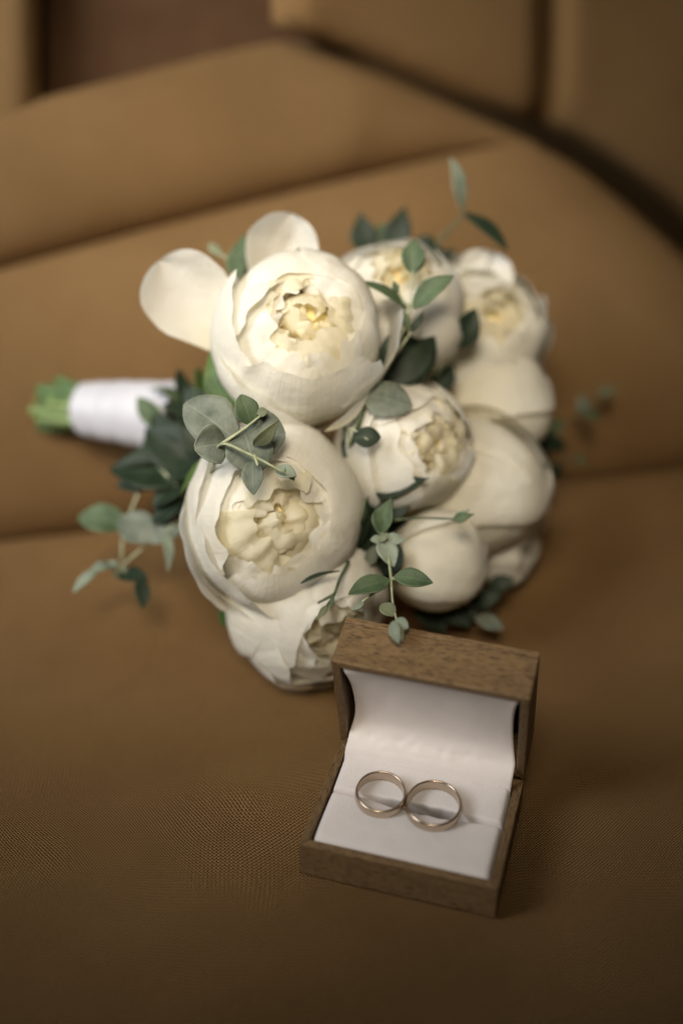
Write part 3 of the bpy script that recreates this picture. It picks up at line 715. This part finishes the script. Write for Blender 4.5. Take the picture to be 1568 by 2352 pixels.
# green sepal leaves tucked under the peonies
sprig([[(540, 960, 560), (520, 920, 562)]], [((540, 935, 560), (483, 798, 568), 74, 'lance', L_FRESH, dict(normal=(-.6, .1, .8), cup=.5, seed=2))], STEM_G2)
sprig([[(520, 1040, 556), (500, 1055, 556)]], [((510, 1045, 552), (414, 1136, 566), 40, 'lance', L_FRESH, dict(normal=(-.7, .4, .6), cup=.4)), ((520, 1390, 575), (512, 1440, 575), 30, 'oval', L_FRESH, {})], STEM_G2)
sprig([[(770, 985, 560), (820, 960, 556), (868, 880, 552)]], [((745, 992, 545), (850, 895, 552), 34, 'oval', PETAL, dict(normal=(.6, -.6, .6), cup=.3, thick=0))], STEM_D)
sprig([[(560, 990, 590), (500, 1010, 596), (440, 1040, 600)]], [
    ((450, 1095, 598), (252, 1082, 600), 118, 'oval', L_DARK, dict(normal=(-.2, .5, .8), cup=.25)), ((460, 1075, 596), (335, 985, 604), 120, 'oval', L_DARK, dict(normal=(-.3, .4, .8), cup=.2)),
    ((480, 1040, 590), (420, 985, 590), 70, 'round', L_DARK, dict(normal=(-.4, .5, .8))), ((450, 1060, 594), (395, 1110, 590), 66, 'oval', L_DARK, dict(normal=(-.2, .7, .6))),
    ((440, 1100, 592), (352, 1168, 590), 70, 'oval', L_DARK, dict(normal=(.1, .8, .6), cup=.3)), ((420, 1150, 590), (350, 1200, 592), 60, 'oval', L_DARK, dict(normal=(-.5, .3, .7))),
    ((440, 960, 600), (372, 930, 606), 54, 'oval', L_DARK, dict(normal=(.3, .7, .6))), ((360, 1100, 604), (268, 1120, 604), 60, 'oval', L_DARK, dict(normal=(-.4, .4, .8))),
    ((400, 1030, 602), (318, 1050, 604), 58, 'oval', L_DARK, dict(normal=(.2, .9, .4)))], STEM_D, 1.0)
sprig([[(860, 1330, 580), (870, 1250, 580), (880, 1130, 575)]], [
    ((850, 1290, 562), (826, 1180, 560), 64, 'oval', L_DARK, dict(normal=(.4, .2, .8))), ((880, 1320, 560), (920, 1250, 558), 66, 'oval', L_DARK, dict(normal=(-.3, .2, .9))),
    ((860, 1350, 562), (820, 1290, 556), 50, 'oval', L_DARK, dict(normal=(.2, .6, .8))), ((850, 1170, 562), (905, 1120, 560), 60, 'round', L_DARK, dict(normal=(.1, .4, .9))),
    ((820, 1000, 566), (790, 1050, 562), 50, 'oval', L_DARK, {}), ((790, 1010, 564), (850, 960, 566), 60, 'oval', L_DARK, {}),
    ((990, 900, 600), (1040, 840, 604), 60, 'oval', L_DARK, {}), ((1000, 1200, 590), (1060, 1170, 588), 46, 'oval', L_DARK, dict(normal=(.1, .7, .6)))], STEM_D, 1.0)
# blurred sprigs on the right and underneath
sprig([[(1200, 1040, 660), (1260, 1000, 672), (1330, 950, 690), (1400, 900, 700)], [(1200, 1060, 655), (1260, 1070, 660), (1320, 1050, 668)]], [
    ((1220, 1030, 665), (1262, 950, 668), 40, 'oval', L_MID, {}), ((1240, 1010, 668), (1300, 1030, 672), 40, 'oval', L_DARK, {}), ((1225, 1050, 660), (1240, 1120, 660), 44, 'oval', L_DARK, {}), ((1210, 1020, 660), (1250, 1070, 660), 60, 'round', L_DARK, {}),
    ((1330, 950, 690), (1340, 905, 692), 28, 'oval', L_GREY, {}), ((1340, 945, 690), (1375, 960, 692), 26, 'oval', L_MID, {}), ((1385, 912, 700), (1410, 885, 702), 24, 'oval', L_OLIVE, {}), ((1390, 915, 700), (1372, 890, 700), 20, 'oval', L_OLIVE, {}),
    ((1260, 1070, 660), (1290, 1090, 664), 28, 'oval', L_DARK, {}), ((1270, 1000, 672), (1285, 960, 676), 26, 'oval', L_MID, {}), ((1320, 1050, 668), (1345, 1065, 670), 20, 'oval', L_MID, {})], STEM_D, .8)
sprig([[(980, 1370, 600), (1060, 1400, 598), (1130, 1435, 592)]], [
    ((1090, 1420, 594), (1156, 1446, 590), 44, 'oval', L_GREY, dict(normal=(0, .7, .7))), ((1000, 1380, 600), (1080, 1440, 596), 50, 'oval', L_DARK, {}), ((960, 1380, 600), (1020, 1450, 596), 70, 'round', L_DARK, dict(normal=(0, .6, .8))),
    ((1080, 1390, 604), (1150, 1365, 602), 44, 'oval', L_DARK, {}), ((1120, 1350, 608), (1180, 1330, 606), 40, 'oval', L_DARK, {}), ((1170, 1240, 622), (1195, 1180, 620), 30, 'oval', L_DARK, {}),
    ((1050, 1420, 600), (1100, 1390, 600), 40, 'oval', L_DARK, {})], STEM_D, .9)

# ---- handle and cut stems
ln = smooth_line([at(420, 962, 632), at(330, 952, 640), at(250, 944, 647), at(186, 939, 652)], 12)
seg = 40; V = []; F = []; n = len(ln)
for i, p in enumerate(ln):
    tt = i/(n-1); tg = unit(ln[min(i+1, n-1)]-ln[max(i-1, 0)]); aa = unit(np.cross(tg, UP)); bb = np.cross(tg, aa)
    for k in range(seg):
        an = 2*math.pi*k/seg
        rr = (.0188-.0056*tt)*(1+.035*N(math.cos(an)*1.4, math.sin(an)*1.4, tt*2.5))
        rr += .00022*math.sin(tt*30+an+2*N(tt*3, an))-.002*max(0, (tt-.94)/.06)**2
        V.append(p-BO+(aa*math.cos(an)+bb*math.sin(an))*rr)
F = [(i*seg+k, i*seg+(k+1) % seg, (i+1)*seg+(k+1) % seg, (i+1)*seg+k) for i in range(n-1) for k in range(seg)]
make('ribbon_wrap', V, F, RIBBON, bouquet)
rnd = random.Random(5)
for k in range(16):
    an = 2*math.pi*k/16*2.4; rr = .010*math.sqrt((k+.5)/16)
    b = at(205, 940, 652)+(RT*0+UP*math.sin(an)*rr+FW*math.cos(an)*rr)
    tipx = 62+rnd.uniform(0, 60)+abs(math.sin(an))*25
    e = at(tipx, 928+rnd.uniform(-6, 6), 662)+(UP*math.sin(an)*rr*1.35+FW*math.cos(an)*rr*.9)
    g = tube_geo(smooth_line([b-BO, (b+e)/2-BO+UP*.0006*rnd.uniform(-1, 1), e-BO], 4), .0026*rnd.uniform(.8, 1.15), 10)
    make('cut_stem', g[0], g[1], STEM_G if k % 3 else STEM_G2, bouquet)
